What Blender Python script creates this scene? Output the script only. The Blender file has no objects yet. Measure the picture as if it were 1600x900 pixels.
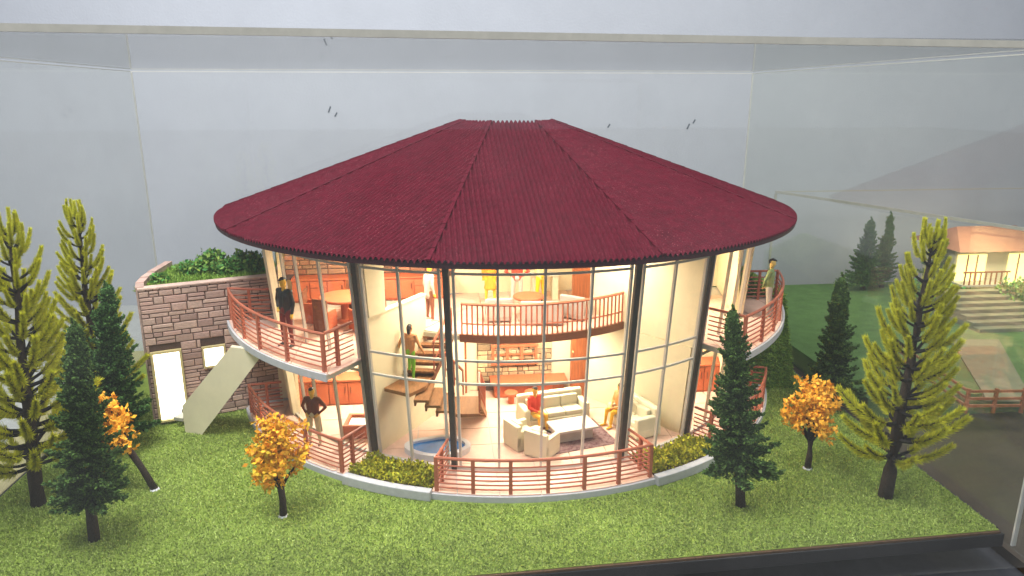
import bpy, bmesh, math, random
import numpy as np
from mathutils import Vector, Matrix
random.seed(7); RNG = np.random.default_rng(11)
scn = bpy.context.scene
COL = scn.collection
R = math.radians

# ------------------------------------------------------------------ camera, world, lamps, exposure
cam_d = bpy.data.cameras.new('camera'); cam = bpy.data.objects.new('camera', cam_d); COL.objects.link(cam)
cam.location = (-2.414, -24.884, 9.8)
cam.rotation_euler = (R(90 - 14.995), 0, R(-6.0))
cam_d.sensor_width = 36; cam_d.lens = 36 * 1120 / 1600
cam_d.clip_start = 0.05; cam_d.clip_end = 400
scn.camera = cam
w = bpy.data.worlds.new('World'); scn.world = w; w.use_nodes = True
bg = w.node_tree.nodes['Background']; bg.inputs[0].default_value = (0.80, 0.88, 1.0, 1); bg.inputs[1].default_value = 0.55

def area(name, loc, target, size, power, col, sy=None, spread=None):
    d = bpy.data.lights.new(name, 'AREA'); d.energy = power; d.color = col; d.size = size
    if sy: d.shape = 'RECTANGLE'; d.size_y = sy
    if spread: d.spread = spread
    o = bpy.data.objects.new(name, d); COL.objects.link(o); o.location = loc
    o.rotation_euler = (Vector(target) - Vector(loc)).to_track_quat('-Z', 'Y').to_euler()
    return o
area('room_ceiling_lamp', (-12, -13, 28), (-2, -7, 0), 16, 11000, (0.96, 0.98, 1.0), 10)
area('room_ceiling_lamp', (13, -15, 27), (5, -6, 0), 14, 5200, (0.98, 0.98, 0.96), 8)
WARM = (1.0, 0.89, 0.70)
def V(r, az, z): return Vector((r * math.sin(R(az)), -r * math.cos(R(az)), z))
def lamp(name, loc, power, size, tgt=None): return area(name, loc, tgt or (loc[0], loc[1], loc[2] - 1), size, power, WARM)
for az, r, p in ((-52, 5.6, 310), (-25, 5.6, 230), (1, 6.2, 185), (1, 2.9, 110), (26, 5.6, 130), (52, 5.6, 360)):
    v = V(r, az, 5.93); lamp('upper_room_lamp', v, p, 0.9)
for az, r, p in ((-52, 6.1, 240), (-12, 4.2, 130), (14, 4.2, 170), (52, 6.0, 240)):
    v = V(r, az, 2.9); lamp('lower_room_lamp', v, p, 0.7)
vs = scn.view_settings; vs.view_transform = 'Standard'; vs.look = 'None'; vs.gamma = 1; vs.use_curve_mapping = False; vs.exposure = 0.30
scn.render.engine = 'CYCLES'
cy = scn.cycles; cy.max_bounces = 8; cy.diffuse_bounces = 3; cy.glossy_bounces = 5; cy.transmission_bounces = 6; cy.transparent_max_bounces = 40
cy.use_denoising = True; cy.caustics_reflective = False; cy.caustics_refractive = False; cy.sample_clamp_indirect = 6

# ------------------------------------------------------------------ materials
def s2l(*c):
    return tuple((x / 255 / 12.92 if x / 255 <= .04045 else ((x / 255 + .055) / 1.055) ** 2.4) for x in c)
MATS = {}
def mat(name, col, rough=.6, var=.12, scale=2.0, rnd=0., island=0., bump=0., bscale=25., spec=.4, col2=None, stretch=None, emit=0., sub=0., coat=0.):
    m = bpy.data.materials.new(name); m.use_nodes = True; MATS[name] = m
    nt = m.node_tree; N = nt.nodes; L = nt.links; b = N['Principled BSDF']
    b.inputs['Roughness'].default_value = rough; b.inputs['Specular IOR Level'].default_value = spec
    if coat: b.inputs['Coat Weight'].default_value = coat; b.inputs['Coat Roughness'].default_value = .15
    tc = N.new('ShaderNodeTexCoord'); src = tc.outputs['Object']
    if stretch:
        mp = N.new('ShaderNodeMapping'); mp.inputs['Scale'].default_value = stretch; L.new(src, mp.inputs[0]); src = mp.outputs[0]
    nz = N.new('ShaderNodeTexNoise'); nz.inputs['Scale'].default_value = scale; nz.inputs['Detail'].default_value = 6; nz.inputs['Roughness'].default_value = .65
    L.new(src, nz.inputs['Vector'])
    fac = nz.outputs[0]
    mr = N.new('ShaderNodeMapRange'); mr.inputs[1].default_value = .3; mr.inputs[2].default_value = .7
    mr.inputs[3].default_value = 1 - var; mr.inputs[4].default_value = 1 + var; L.new(fac, mr.inputs[0])
    val = mr.outputs[0]
    rn = None
    if rnd or island:
        if rnd: rn = N.new('ShaderNodeObjectInfo').outputs['Random']; amt = rnd
        else: rn = N.new('ShaderNodeNewGeometry').outputs['Random Per Island']; amt = island
        m2 = N.new('ShaderNodeMapRange'); m2.inputs[3].default_value = 1 - amt; m2.inputs[4].default_value = 1 + amt; L.new(rn, m2.inputs[0])
        mu = N.new('ShaderNodeMath'); mu.operation = 'MULTIPLY'; L.new(val, mu.inputs[0]); L.new(m2.outputs[0], mu.inputs[1]); val = mu.outputs[0]
    base = N.new('ShaderNodeMix'); base.data_type = 'RGBA'
    base.inputs[6].default_value = (*col, 1); base.inputs[7].default_value = (*(col2 or col), 1)
    if col2:
        if rn is not None:
            # decorrelate from the brightness draw
            fr = N.new('ShaderNodeMath'); fr.operation = 'MULTIPLY'; fr.inputs[1].default_value = 7.31; L.new(rn, fr.inputs[0])
            f2 = N.new('ShaderNodeMath'); f2.operation = 'FRACT'; L.new(fr.outputs[0], f2.inputs[0]); L.new(f2.outputs[0], base.inputs[0])
        else:
            mr3 = N.new('ShaderNodeMapRange'); mr3.inputs[1].default_value = .4; mr3.inputs[2].default_value = .6; L.new(fac, mr3.inputs[0]); L.new(mr3.outputs[0], base.inputs[0])
    else: base.inputs[0].default_value = 0
    mm = N.new('ShaderNodeVectorMath'); mm.operation = 'SCALE'; L.new(base.outputs[2], mm.inputs[0]); L.new(val, mm.inputs['Scale'])
    L.new(mm.outputs[0], b.inputs['Base Color'])
    if bump:
        n2 = N.new('ShaderNodeTexNoise'); n2.inputs['Scale'].default_value = bscale; n2.inputs['Detail'].default_value = 5; L.new(src, n2.inputs['Vector'])
        bp = N.new('ShaderNodeBump'); bp.inputs['Strength'].default_value = bump; bp.inputs['Distance'].default_value = .05
        L.new(n2.outputs[0], bp.inputs['Height']); L.new(bp.outputs[0], b.inputs['Normal'])
    if emit:
        L.new(mm.outputs[0], b.inputs['Emission Color']); b.inputs['Emission Strength'].default_value = emit
    if sub: b.inputs['Subsurface Weight'].default_value = sub
    return m
def acrylic(name, tint, ior=1.45, gloss=.02, haze=0.0, boost=1.0):
    m = bpy.data.materials.new(name); m.use_nodes = True; MATS[name] = m
    nt = m.node_tree; N = nt.nodes; L = nt.links; N.remove(N['Principled BSDF']); out = N['Material Output']
    tr = N.new('ShaderNodeBsdfTransparent'); tr.inputs[0].default_value = (*tint, 1)
    gl = N.new('ShaderNodeBsdfGlossy'); gl.inputs['Roughness'].default_value = gloss
    fr = N.new('ShaderNodeFresnel'); ge = N.new('ShaderNodeNewGeometry')
    io = N.new('ShaderNodeMapRange'); io.inputs[3].default_value = ior; io.inputs[4].default_value = 1 / ior      # same reflectance on both faces of a thin sheet
    L.new(ge.outputs['Backfacing'], io.inputs[0]); L.new(io.outputs[0], fr.inputs[0])
    sc = N.new('ShaderNodeMath'); sc.operation = 'MULTIPLY'; sc.inputs[1].default_value = boost; L.new(fr.outputs[0], sc.inputs[0])
    mx = N.new('ShaderNodeMixShader'); L.new(sc.outputs[0], mx.inputs[0]); L.new(tr.outputs[0], mx.inputs[1]); L.new(gl.outputs[0], mx.inputs[2])
    last = mx.outputs[0]
    if haze:  # pale diffuse film puts a veil of haze into the panel's colour
        df = N.new('ShaderNodeBsdfDiffuse'); df.inputs[0].default_value = (.8, .8, .78, 1)
        tc = N.new('ShaderNodeTexCoord'); nz = N.new('ShaderNodeTexNoise'); nz.inputs['Scale'].default_value = .5; nz.inputs['Detail'].default_value = 8
        L.new(tc.outputs['Object'], nz.inputs['Vector'])
        mr = N.new('ShaderNodeMapRange'); mr.inputs[1].default_value = .3; mr.inputs[2].default_value = .75; mr.inputs[3].default_value = haze * .4; mr.inputs[4].default_value = haze * 1.6
        L.new(nz.outputs[0], mr.inputs[0])
        m2 = N.new('ShaderNodeMixShader'); L.new(mr.outputs[0], m2.inputs[0]); L.new(last, m2.inputs[1]); L.new(df.outputs[0], m2.inputs[2]); last = m2.outputs[0]
    L.new(last, out.inputs['Surface'])
    return m

mat('roof', s2l(82, 8, 28), .65, .25, 3.0, bump=.15, bscale=60, spec=.1)
def speckle(name, col, sc=16, thr=.14):        # pale dust specks scattered on a surface
    nt = MATS[name].node_tree; N = nt.nodes; L = nt.links; b = N['Principled BSDF']; src = b.inputs['Base Color'].links[0].from_socket
    tc = N.new('ShaderNodeTexCoord'); vo = N.new('ShaderNodeTexVoronoi'); vo.inputs['Scale'].default_value = sc; L.new(tc.outputs['Object'], vo.inputs['Vector'])
    nz = N.new('ShaderNodeTexNoise'); nz.inputs['Scale'].default_value = .8; L.new(tc.outputs['Object'], nz.inputs['Vector'])
    ma = N.new('ShaderNodeMath'); ma.operation = 'MULTIPLY'; ma.inputs[1].default_value = thr * 2; L.new(nz.outputs[0], ma.inputs[0])
    lt = N.new('ShaderNodeMath'); lt.operation = 'LESS_THAN'; L.new(vo.outputs['Distance'], lt.inputs[0]); L.new(ma.outputs[0], lt.inputs[1])
    m3 = N.new('ShaderNodeMath'); m3.operation = 'MULTIPLY'; m3.inputs[1].default_value = .45; L.new(lt.outputs[0], m3.inputs[0])
    mx = N.new('ShaderNodeMix'); mx.data_type = 'RGBA'; L.new(m3.outputs[0], mx.inputs[0]); L.new(src, mx.inputs[6]); mx.inputs[7].default_value = (*col, 1); L.new(mx.outputs[2], b.inputs['Base Color'])
speckle('roof', s2l(190, 110, 116))
mat('fascia', s2l(54, 18, 26), .6)
mat('column', s2l(72, 67, 60), .6, .2, 4)
mat('mullion', s2l(192, 186, 176), .5, .08)
mat('cream', s2l(236, 224, 190), .75, .06, 1.5, bump=.06)
mat('kerb', s2l(186, 186, 188), .7, .1, 6, bump=.1)
mat('tile', s2l(226, 190, 172), .45, .10, 3, rnd=.06, bump=.03)
mat('slab', s2l(190, 186, 172), .7, .1)
mat('rail', s2l(178, 102, 76), .5, .12, 8)
mat('cab', s2l(184, 98, 62), .55, .10, 3)
mat('wood', s2l(150, 84, 44), .5, .35, 3, stretch=(6, 6, .6))
mat('dwood', s2l(118, 72, 46), .55, .25, 4, stretch=(1, 5, 5))
mat('stair', s2l(140, 98, 62), .55, .25, 4, stretch=(5, 1, 1))
mat('handle', s2l(90, 50, 36), .4)
mat('stone', s2l(184, 150, 138), .85, .22, 5, rnd=.2, bump=.3, bscale=14, col2=s2l(204, 174, 158))
mat('mortar', s2l(88, 70, 62), .9, .2, 8)
mat('instone', s2l(205, 180, 140), .85, .22, 5, rnd=.28, bump=.3, bscale=18, col2=s2l(150, 126, 96))
mat('bandstone', s2l(150, 128, 100), .85, .25, 5, rnd=.28, bump=.3, bscale=18, col2=s2l(172, 116, 88))
mat('sofa', s2l(226, 220, 192), .7, .05, 3)
mat('grey', s2l(168, 162, 156), .7, .08, 3)
mat('lgrey', s2l(206, 200, 198), .5, .06, 3)
mat('rug', s2l(150, 124, 124), .95, .2, 9, col2=s2l(92, 60, 68), bump=.3, bscale=40)
mat('water', s2l(60, 130, 200), .12, .2, 3, spec=.5)
mat('basin', s2l(220, 220, 224), .45, .05)
mat('foam', s2l(225, 232, 236), .4, .25, 8)
mat('black', s2l(30, 30, 32), .4, .2)
mat('blackgrey', s2l(56, 57, 62), .6, .2, 3, bump=.08)
mat('edgewood', s2l(90, 66, 42), .8, .3, 6)
mat('turf', s2l(126, 146, 58), .95, .25, 1.2)
mat('blade', s2l(138, 162, 68), .7, .26, .35, island=.48, col2=s2l(172, 186, 106), spec=.3)
mat('bladehill', s2l(120, 160, 60), .7, .15, .5, island=.45, col2=s2l(150, 174, 70))
mat('hillturf', s2l(98, 144, 58), .9, .25, 3, bump=.5, bscale=20)
mat('bark', s2l(58, 48, 40), .9, .3, 8, bump=.5, bscale=30)
mat('darkbark', s2l(40, 38, 36), .9, .3, 8, bump=.4, bscale=30)
mat('needle', s2l(222, 216, 50), .7, .15, 2, island=.35, col2=s2l(186, 192, 52))
mat('conifer', s2l(58, 90, 40), .75, .2, 3, island=.6, col2=s2l(88, 116, 46))
mat('conifer2', s2l(56, 98, 46), .75, .2, 3, island=.6, col2=s2l(84, 118, 54))
mat('orange', s2l(250, 176, 40), .7, .15, 3, island=.3, col2=s2l(255, 200, 70))
mat('orange2', s2l(238, 200, 44), .7, .15, 3, island=.3, col2=s2l(240, 156, 40))
mat('shrub', s2l(70, 140, 66), .8, .2, 2, island=.5, col2=s2l(130, 150, 60))
mat('cover', s2l(196, 186, 44), .8, .3, 1.2, island=.5, col2=s2l(124, 136, 34))
mat('nlawn', s2l(84, 116, 60), .9, .3, 1.5, bump=.5, bscale=14)  # darker green than the hill turf: shade put into the colour
mat('roomfloor', s2l(160, 156, 150), .5, .1)
mat('soil', s2l(74, 62, 34), .95, .3, 5)
mat('litdoor', (1.0, .93, .74), .5, .03, 1, emit=3.2)
mat('doorframe', s2l(214, 196, 140), .6)
mat('wallpaint', s2l(178, 180, 186), .9, .035, .5, bump=.22, bscale=9)
mat('tablegrey', s2l(196, 196, 192), .6, .06)
mat('ledge', s2l(196, 184, 138), .6, .06)
mat('tablebrown', s2l(62, 50, 36), .65, .3, .8)
mat('edge', s2l(176, 172, 160), .35, .1, 3)
mat('edgelight', s2l(206, 204, 196), .3, .1, 3)
mat('smudge', s2l(78, 84, 92), .8)
acrylic('pane', (.985, .98, .965), 1.42, .03)
acrylic('case', (.985, .985, .98), 1.46, .015, haze=.012)
acrylic('case_side', (.96, .965, .95), 1.5, .015, haze=.03)
acrylic('case_right', (.95, .96, .93), 1.55, .02, haze=.025)

# ------------------------------------------------------------------ mesh helpers
class MB:
    def __init__(s): s.v = []; s.f = []; s.mi = []
    def add(s, vs, fs, mi=0):
        n = len(s.v); s.v += [tuple(p) for p in vs]; s.f += [tuple(i + n for i in f) for f in fs]; s.mi += [mi] * len(fs); return s
    def box(s, c, d, rz=0, mi=0, taper=1.0):
        cx, cy_, cz = c; a, b, h = d[0] / 2, d[1] / 2, d[2] / 2; ca, sa = math.cos(rz), math.sin(rz); vs = []
        for z, k in ((-h, 1), (h, taper)):
            for x, y in ((-a, -b), (a, -b), (a, b), (-a, b)):
                vs.append((cx + (x * ca - y * sa) * k, cy_ + (x * sa + y * ca) * k, cz + z))
        return s.add(vs, [(3, 2, 1, 0), (4, 5, 6, 7), (0, 1, 5, 4), (1, 2, 6, 5), (2, 3, 7, 6), (3, 0, 4, 7)], mi)
    def beam(s, p, q, wd, ht, up=(0, 0, 1), mi=0):
        p, q = Vector(p), Vector(q); d = (q - p).normalized(); sd = d.cross(Vector(up))
        if sd.length < 1e-4: sd = d.cross(Vector((0, 1, 0)))
        sd = sd.normalized() * wd / 2; u = sd.cross(d).normalized() * ht / 2
        vs = [p - sd - u, p + sd - u, p + sd + u, p - sd + u, q - sd - u, q + sd - u, q + sd + u, q - sd + u]
        return s.add(vs, [(0, 1, 2, 3), (7, 6, 5, 4), (4, 5, 1, 0), (5, 6, 2, 1), (6, 7, 3, 2), (7, 4, 0, 3)], mi)
    def tube(s, pts, rad, n=6, mi=0, cap=True):
        pts = [Vector(p) for p in pts]; k = len(pts)
        rad = rad if hasattr(rad, '__len__') else [rad] * k
        vs = []; fs = []
        for i, p in enumerate(pts):
            d = (pts[min(i + 1, k - 1)] - pts[max(i - 1, 0)]).normalized()
            a = d.cross(Vector((0, 0, 1)));
            if a.length < .05: a = d.cross(Vector((0, 1, 0)))
            a.normalize(); b = d.cross(a)
            for j in range(n):
                t = 2 * math.pi * j / n; vs.append(p + (a * math.cos(t) + b * math.sin(t)) * rad[i])
        for i in range(k - 1):
            for j in range(n): fs.append((i * n + j, i * n + (j + 1) % n, (i + 1) * n + (j + 1) % n, (i + 1) * n + j))
        if cap: fs += [tuple(range(n)), tuple((k - 1) * n + j for j in reversed(range(n)))]
        return s.add(vs, fs, mi)
    def prism(s, poly, z0, z1, mi=0):
        n = len(poly); vs = [(x, y, z0) for x, y in poly] + [(x, y, z1) for x, y in poly]
        return s.add(vs, [tuple(reversed(range(n))), tuple(range(n, 2 * n))] + [(i, (i + 1) % n, n + (i + 1) % n, n + i) for i in range(n)], mi)
    def arc(s, r0, r1, a0, a1, z0, z1, n=12, dr=0, mi=0):
        vs = []; fs = []          # curved bar between two azimuths; dr = extra radius at z1
        for i in range(n + 1):
            a = a0 + (a1 - a0) * i / n
            for r, z in ((r0, z0), (r1, z0), (r1 + dr, z1), (r0 + dr, z1)): vs.append(V(r, a, z))
        for i in range(n):
            for j in range(4): fs.append((4 * i + j, 4 * i + (j + 1) % 4, 4 * i + 4 + (j + 1) % 4, 4 * i + 4 + j))
        fs += [(3, 2, 1, 0), (4 * n, 4 * n + 1, 4 * n + 2, 4 * n + 3)]
        return s.add(vs, fs, mi)
    def lathe(s, prof, n=20, c=(0, 0, 0), mi=0):
        vs = []; fs = []; k = len(prof)
        for r, z in prof:
            for j in range(n):
                t = 2 * math.pi * j / n; vs.append((c[0] + r * math.cos(t), c[1] + r * math.sin(t), c[2] + z))
        for i in range(k - 1):
            for j in range(n): fs.append((i * n + j, i * n + (j + 1) % n, (i + 1) * n + (j + 1) % n, (i + 1) * n + j))
        fs += [tuple(reversed(range(n))), tuple((k - 1) * n + j for j in range(n))]
        return s.add(vs, fs, mi)
    def mesh(s, name, mats, smooth=False, fix=True):
        me = bpy.data.meshes.new(name); me.from_pydata(s.v, [], s.f)
        for m in (mats if isinstance(mats, (list, tuple)) else [mats]): me.materials.append(MATS[m])
        if any(s.mi): me.polygons.foreach_set('material_index', s.mi)
        if fix:
            bm = bmesh.new(); bm.from_mesh(me); bmesh.ops.recalc_face_normals(bm, faces=bm.faces); bm.to_mesh(me); bm.free()
        if smooth: me.polygons.foreach_set('use_smooth', [True] * len(me.polygons))
        me.update(); return me
    def build(s, name, mats, parent=None, smooth=False, bevel=0, fix=True):
        return link(name, s.mesh(name, mats, smooth, fix), parent, bevel)
def link(name, me, parent=None, bevel=0, loc=None):
    o = bpy.data.objects.new(name, me); COL.objects.link(o)
    if parent: o.parent = parent
    if loc is not None: o.location = loc
    if bevel:
        b = o.modifiers.new('bevel', 'BEVEL'); b.width = bevel; b.segments = 2; b.limit_method = 'ANGLE'
    return o
def tag(o, label=None, cat=None, group=None, kind=None):
    if label: o['label'] = label
    if cat: o['category'] = cat
    if group: o['group'] = group
    if kind: o['kind'] = kind
    return o
def thing(name, label, cat, loc=(0, 0, 0), rz=0, group=None):
    o = bpy.data.objects.new(name, None); COL.objects.link(o); o.location = loc; o.rotation_euler = (0, 0, rz)
    o.empty_display_size = .2
    return tag(o, label, cat, group)
def copy_tree(o, parent=None):
    c = o.copy(); COL.objects.link(c); c.parent = parent
    for ch in list(o.children): copy_tree(ch, c)
    return c
def np_mesh(name, verts, nper, mats):
    n = len(verts); nf = n // nper
    me = bpy.data.meshes.new(name); me.vertices.add(n); me.vertices.foreach_set('co', verts.astype(np.float32).ravel())
    me.loops.add(n); me.loops.foreach_set('vertex_index', np.arange(n, dtype=np.int32))
    me.polygons.add(nf); me.polygons.foreach_set('loop_start', np.arange(0, n, nper, dtype=np.int32))
    for m in (mats if isinstance(mats, (list, tuple)) else [mats]): me.materials.append(MATS[m])
    me.update(calc_edges=True); me.validate(); return me
def blades(pts, nrm, length, width, lean=.6, seed=1):
    g = np.random.default_rng(seed); n = len(pts)
    d = np.array(nrm, float)[None, :] if np.ndim(nrm) == 1 else nrm
    d = d + g.normal(0, lean, (n, 3)); d /= np.linalg.norm(d, axis=1)[:, None]
    L = length * g.uniform(.6, 1.4, n)[:, None]
    sd = np.cross(d, g.normal(0, 1, (n, 3))); sd /= np.linalg.norm(sd, axis=1)[:, None] + 1e-9; sd *= width * g.uniform(.7, 1.3, n)[:, None]
    return np.stack([pts - sd, pts + sd, pts + d * L], 1).reshape(-1, 3)
def leaf_quads(pts, size, seed=1, dirs=None, flat=0.):
    g = np.random.default_rng(seed); n = len(pts)
    a = g.normal(0, 1, (n, 3))
    if dirs is not None: a = dirs + a * .45
    a /= np.linalg.norm(a, axis=1)[:, None]
    b = np.cross(a, g.normal(0, 1, (n, 3))); b /= np.linalg.norm(b, axis=1)[:, None] + 1e-9
    s = size * g.uniform(.6, 1.4, n)[:, None]
    return np.stack([pts - a * s * .1, pts + a * s * .45 + b * s * .34, pts + a * s, pts + a * s * .45 - b * s * .34], 1).reshape(-1, 3)
def clip(poly, n, c):
    out = []
    for i in range(len(poly)):
        p, q = poly[i], poly[(i + 1) % len(poly)]; dp, dq = n[0] * p[0] + n[1] * p[1] - c, n[0] * q[0] + n[1] * q[1] - c
        if dp <= 0: out.append(p)
        if dp * dq < 0: t = dp / (dp - dq); out.append((p[0] + t * (q[0] - p[0]), p[1] + t * (q[1] - p[1])))
    return out
def tiles(parent, r_max, a0, a1, ymax, ztop, size, r_min=0, name='floor_tile'):
    full = None; g = .012
    hp = [((-math.cos(R(a0)), -math.sin(R(a0))), 0.0), ((math.cos(R(a1)), math.sin(R(a1))), 0.0), ((0, 1), ymax)]
    for k in range(40):
        a = R(-100 + 200 * k / 39); hp.append(((math.sin(a), -math.cos(a)), r_max))
    for i in range(-10, 10):
        for j in range(-10, 1):
            x0, y0 = i * size + g, j * size + g; p0 = [(x0, y0), (x0 + size - 2 * g, y0), (x0 + size - 2 * g, y0 + size - 2 * g), (x0, y0 + size - 2 * g)]
            p = p0
            for n, c in hp:
                p = clip(p, n, c)
                if len(p) < 3: break
            if len(p) < 3: continue
            ar = abs(sum(p[m][0] * p[(m + 1) % len(p)][1] - p[(m + 1) % len(p)][0] * p[m][1] for m in range(len(p)))) / 2
            if ar < .02: continue
            if r_min and all(math.hypot(*q) < r_min for q in p): continue
            if p == p0:
                if full is None: full = MB().prism([(0, 0), (size - 2 * g, 0), (size - 2 * g, size - 2 * g), (0, size - 2 * g)], -.03, 0).mesh('floor_tile', 'tile')
                link(name, full, parent, loc=(x0, y0, ztop))
            else:
                MB().prism([(q[0] - p[0][0], q[1] - p[0][1]) for q in p], -.03, 0).build(name, 'tile', parent).location = (p[0][0], p[0][1], ztop)
STONE_VAR = {}
def stone_mesh(m, k):
    if (m, k) not in STONE_VAR:
        g = random.Random(k * 13 + 5); i = .07; b = MB()
        vs = [(x, 0, z) for x, z in ((0, 0), (1, 0), (1, 1), (0, 1))]
        vs += [(x + g.uniform(-.03, .03), -.75 + g.uniform(-.1, .1), z + g.uniform(-.05, .05)) for x, z in ((.02, .04), (.98, .04), (.98, .96), (.02, .96))]
        vs += [(x + g.uniform(-.02, .02), -1 + g.uniform(-.15, .15), z + g.uniform(-.04, .04)) for x, z in ((i, i * 2), (1 - i, i * 2), (1 - i, 1 - i * 2), (i, 1 - i * 2))]
        b.add(vs, [(3, 2, 1, 0)] + [(a + j, a + (j + 1) % 4, a + 4 + (j + 1) % 4, a + 4 + j) for a in (0, 4) for j in range(4)] + [(8, 9, 10, 11)])
        STONE_VAR[(m, k)] = b.mesh('stone', m)
    return STONE_VAR[(m, k)]
def stones(parent, o, ux, W, H, hs, ws, m, depth=.05, holes=(), seed=3, name='stone'):
    """ashlar courses in the plane through o (along unit ux and z), proud along ux x z"""
    g = random.Random(seed); rz = math.atan2(ux[1], ux[0]); z = 0; cnt = 0
    while z < H - .02:
        h = min(g.uniform(*hs), H - z)
        if H - z - h < hs[0] * .5: h = H - z
        spans = [(0, W)]
        for (hx0, hx1, hz0, hz1) in holes:
            if z < hz1 - .01 and z + h > hz0 + .01:
                ns = []
                for a, b in spans:
                    if a < hx0: ns.append((a, min(b, hx0)))
                    if b > hx1: ns.append((max(a, hx1), b))
                spans = ns
        for a, b in spans:
            x = a
            while x < b - .01:
                wd = g.uniform(*ws) * (1 + .4 * (h > hs[1] * .8))
                if b - x - wd < ws[0] * .6: wd = b - x
                split = h > hs[0] * 2 and g.random() < .35
                for zz, hh in ([(z, h * .5), (z + h * .5, h * .5)] if split else [(z, h)]):
                    s = link(name, stone_mesh(m, g.randrange(6)), parent, loc=(o[0] + ux[0] * (x + .012), o[1] + ux[1] * (x + .012), o[2] + zz + .012))
                    s.rotation_euler = (0, 0, rz); s.scale = (max(wd - .024, .02), depth * g.uniform(.7, 1.3), max(hh - .024, .02)); cnt += 1
                x += wd
        z += h
    return cnt

# ------------------------------------------------------------------ the setting: room wall, table, plinth, lawn
def struct(o): o['kind'] = 'structure'; return o
struct(MB().box((0, 13.0, 20), (160, .2, 60)).build('back_wall', 'wallpaint'))
struct(MB().box((0, -300, -18), (900, 660, .2)).build('room_floor', 'roomfloor'))
struct(MB().box((-30, .3, -1.0), (32, 25.2, .5)).build('table', 'tablegrey'))
tag(MB().box((-15.0, -3.6, -.62), (1.5, 17, .24)).build('table_ledge', 'ledge', bevel=.03), 'cream ledge beside the left edge of the lawn board', 'ledge')
struct(MB().box((32, .3, -1.0), (42, 25.2, .5)).build('dark_table', 'tablebrown'))
struct(MB().box((-1.55, -3.8, -1.6), (25.4, 17.6, 1.2)).build('display_plinth', 'blackgrey', bevel=.06))
lawn = MB().prism([(-13.6, -12.12), (10.46, -11.42), (10.5, 4.7), (-13.6, 4.7)], -.06, 0).build('lawn', 'turf'); struct(lawn)
board = thing('lawn_board', 'black board with thin wooden edge carrying the lawn', 'board')
MB().prism([(-13.66, -12.2), (10.56, -11.5), (10.6, 4.75), (-13.66, 4.75)], -.4, -.07).build('board', 'black', board, bevel=.02)
MB().beam((-13.6, -12.15, -.04), (10.46, -11.45, -.04), .06, .05).build('edge_strip', 'edgewood', board)
MB().beam((10.5, -11.3, -.04), (10.54, 4.7, -.04), .06, .05).build('edge_strip', 'black', board)
MB().beam((-13.64, -12.0, -.04), (-13.64, 4.7, -.04), .06, .05).build('edge_strip', 'black', board)
n = 300000
p = np.stack([RNG.uniform(-13.58, 10.45, n), -12.12 + 11.1 * RNG.random(n) ** 1.15, np.zeros(n)], 1)
rr = np.hypot(p[:, 0], p[:, 1]); azp = np.degrees(np.arctan2(p[:, 0], -p[:, 1]))
keep = (p[:, 1] > -12.1 + .0291 * (p[:, 0] + 13.6)) & ~((rr < 9.2) & (np.abs(azp) < 71)) & ~((p[:, 1] > -3.6 + .37 * (p[:, 0] + 11.2)) & (p[:, 0] < -7) & (p[:, 0] > -11.2)) & ~((p[:, 1] > -2.3) & (np.abs(p[:, 0]) < 9))
tag(link('grass', np_mesh('grass', blades(p[keep], (0, 0, 1), .06, .015, .8, 3), 3, 'blade')), 'short flocked green grass covering the lawn', 'grass', kind='stuff')

# ------------------------------------------------------------------ the house
COLS = [-33.0, -15.7, 17.8, 36.0]
END_L, END_R = -63.0, 60.0
F1, F2 = 0.20, 3.10
def wr(z): return 7.85 + .08 * z
house = thing('house', 'half round two storey model house with glass front and burgundy corrugated roof', 'house')
MB().prism([(V(9.15, a, 0).x, V(9.15, a, 0).y) for a in np.linspace(-71, 70, 60)] + [(8.0, -.4), (-8.0, -.4)], 0.004, .165).build('ground_slab', 'kerb', house)
tiles(house, 9.08, -71, 70, -.4, F1, 1.05)
# upper floor
for nm, a0, a1, ro in (('balcony_floor', -72, -34, 9.4), ('gallery_floor', -33.2, 36.4, 5.4), ('balcony_floor', 37, 76, 9.4)):
    pts = [(V(ro, a, 0).x, V(ro, a, 0).y) for a in np.linspace(a0, a1, 30)]
    pts += [(0, -.5)] if nm == 'gallery_floor' else ([(-.4, -.5), (-7.9, -.5)] if a0 < -40 else [(7.9, -.5), (.4, -.5)])[::1]
    MB().prism(pts, F2 - .17, F2 - .035).build(nm, 'slab', house)
tiles(house, 9.36, -72, -33.6, -.5, F2, 1.05)
tiles(house, 5.36, -33, 36.2, -.5, F2, 1.05)
tiles(house, 9.36, 36.8, 76, -.5, F2, 1.05)
MB().arc(5.37, 5.46, -20, 35.6, F2 - .2, F2 + .03, 24).build('gallery_fascia', 'dwood', house)
# columns
for a in COLS:
    m = MB(); hw = .075
    c0, c1 = V(wr(0) + .02, a, 0.17), V(wr(6.05) + .02, a, 6.05); t = Vector((math.cos(R(a)), math.sin(R(a)), 0)); rd = V(1, a, 0)
    vs = []
    for c in (c0, c1):
        for su, sr in ((-1, -1), (1, -1), (1, 1), (-1, 1)): vs.append(c + t * hw * su + rd * .07 * sr)
    m.add(vs, [(3, 2, 1, 0), (4, 5, 6, 7), (0, 1, 5, 4), (1, 2, 6, 5), (2, 3, 7, 6), (3, 0, 4, 7)])
    m.build('column', 'column', house, bevel=.015)
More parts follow.
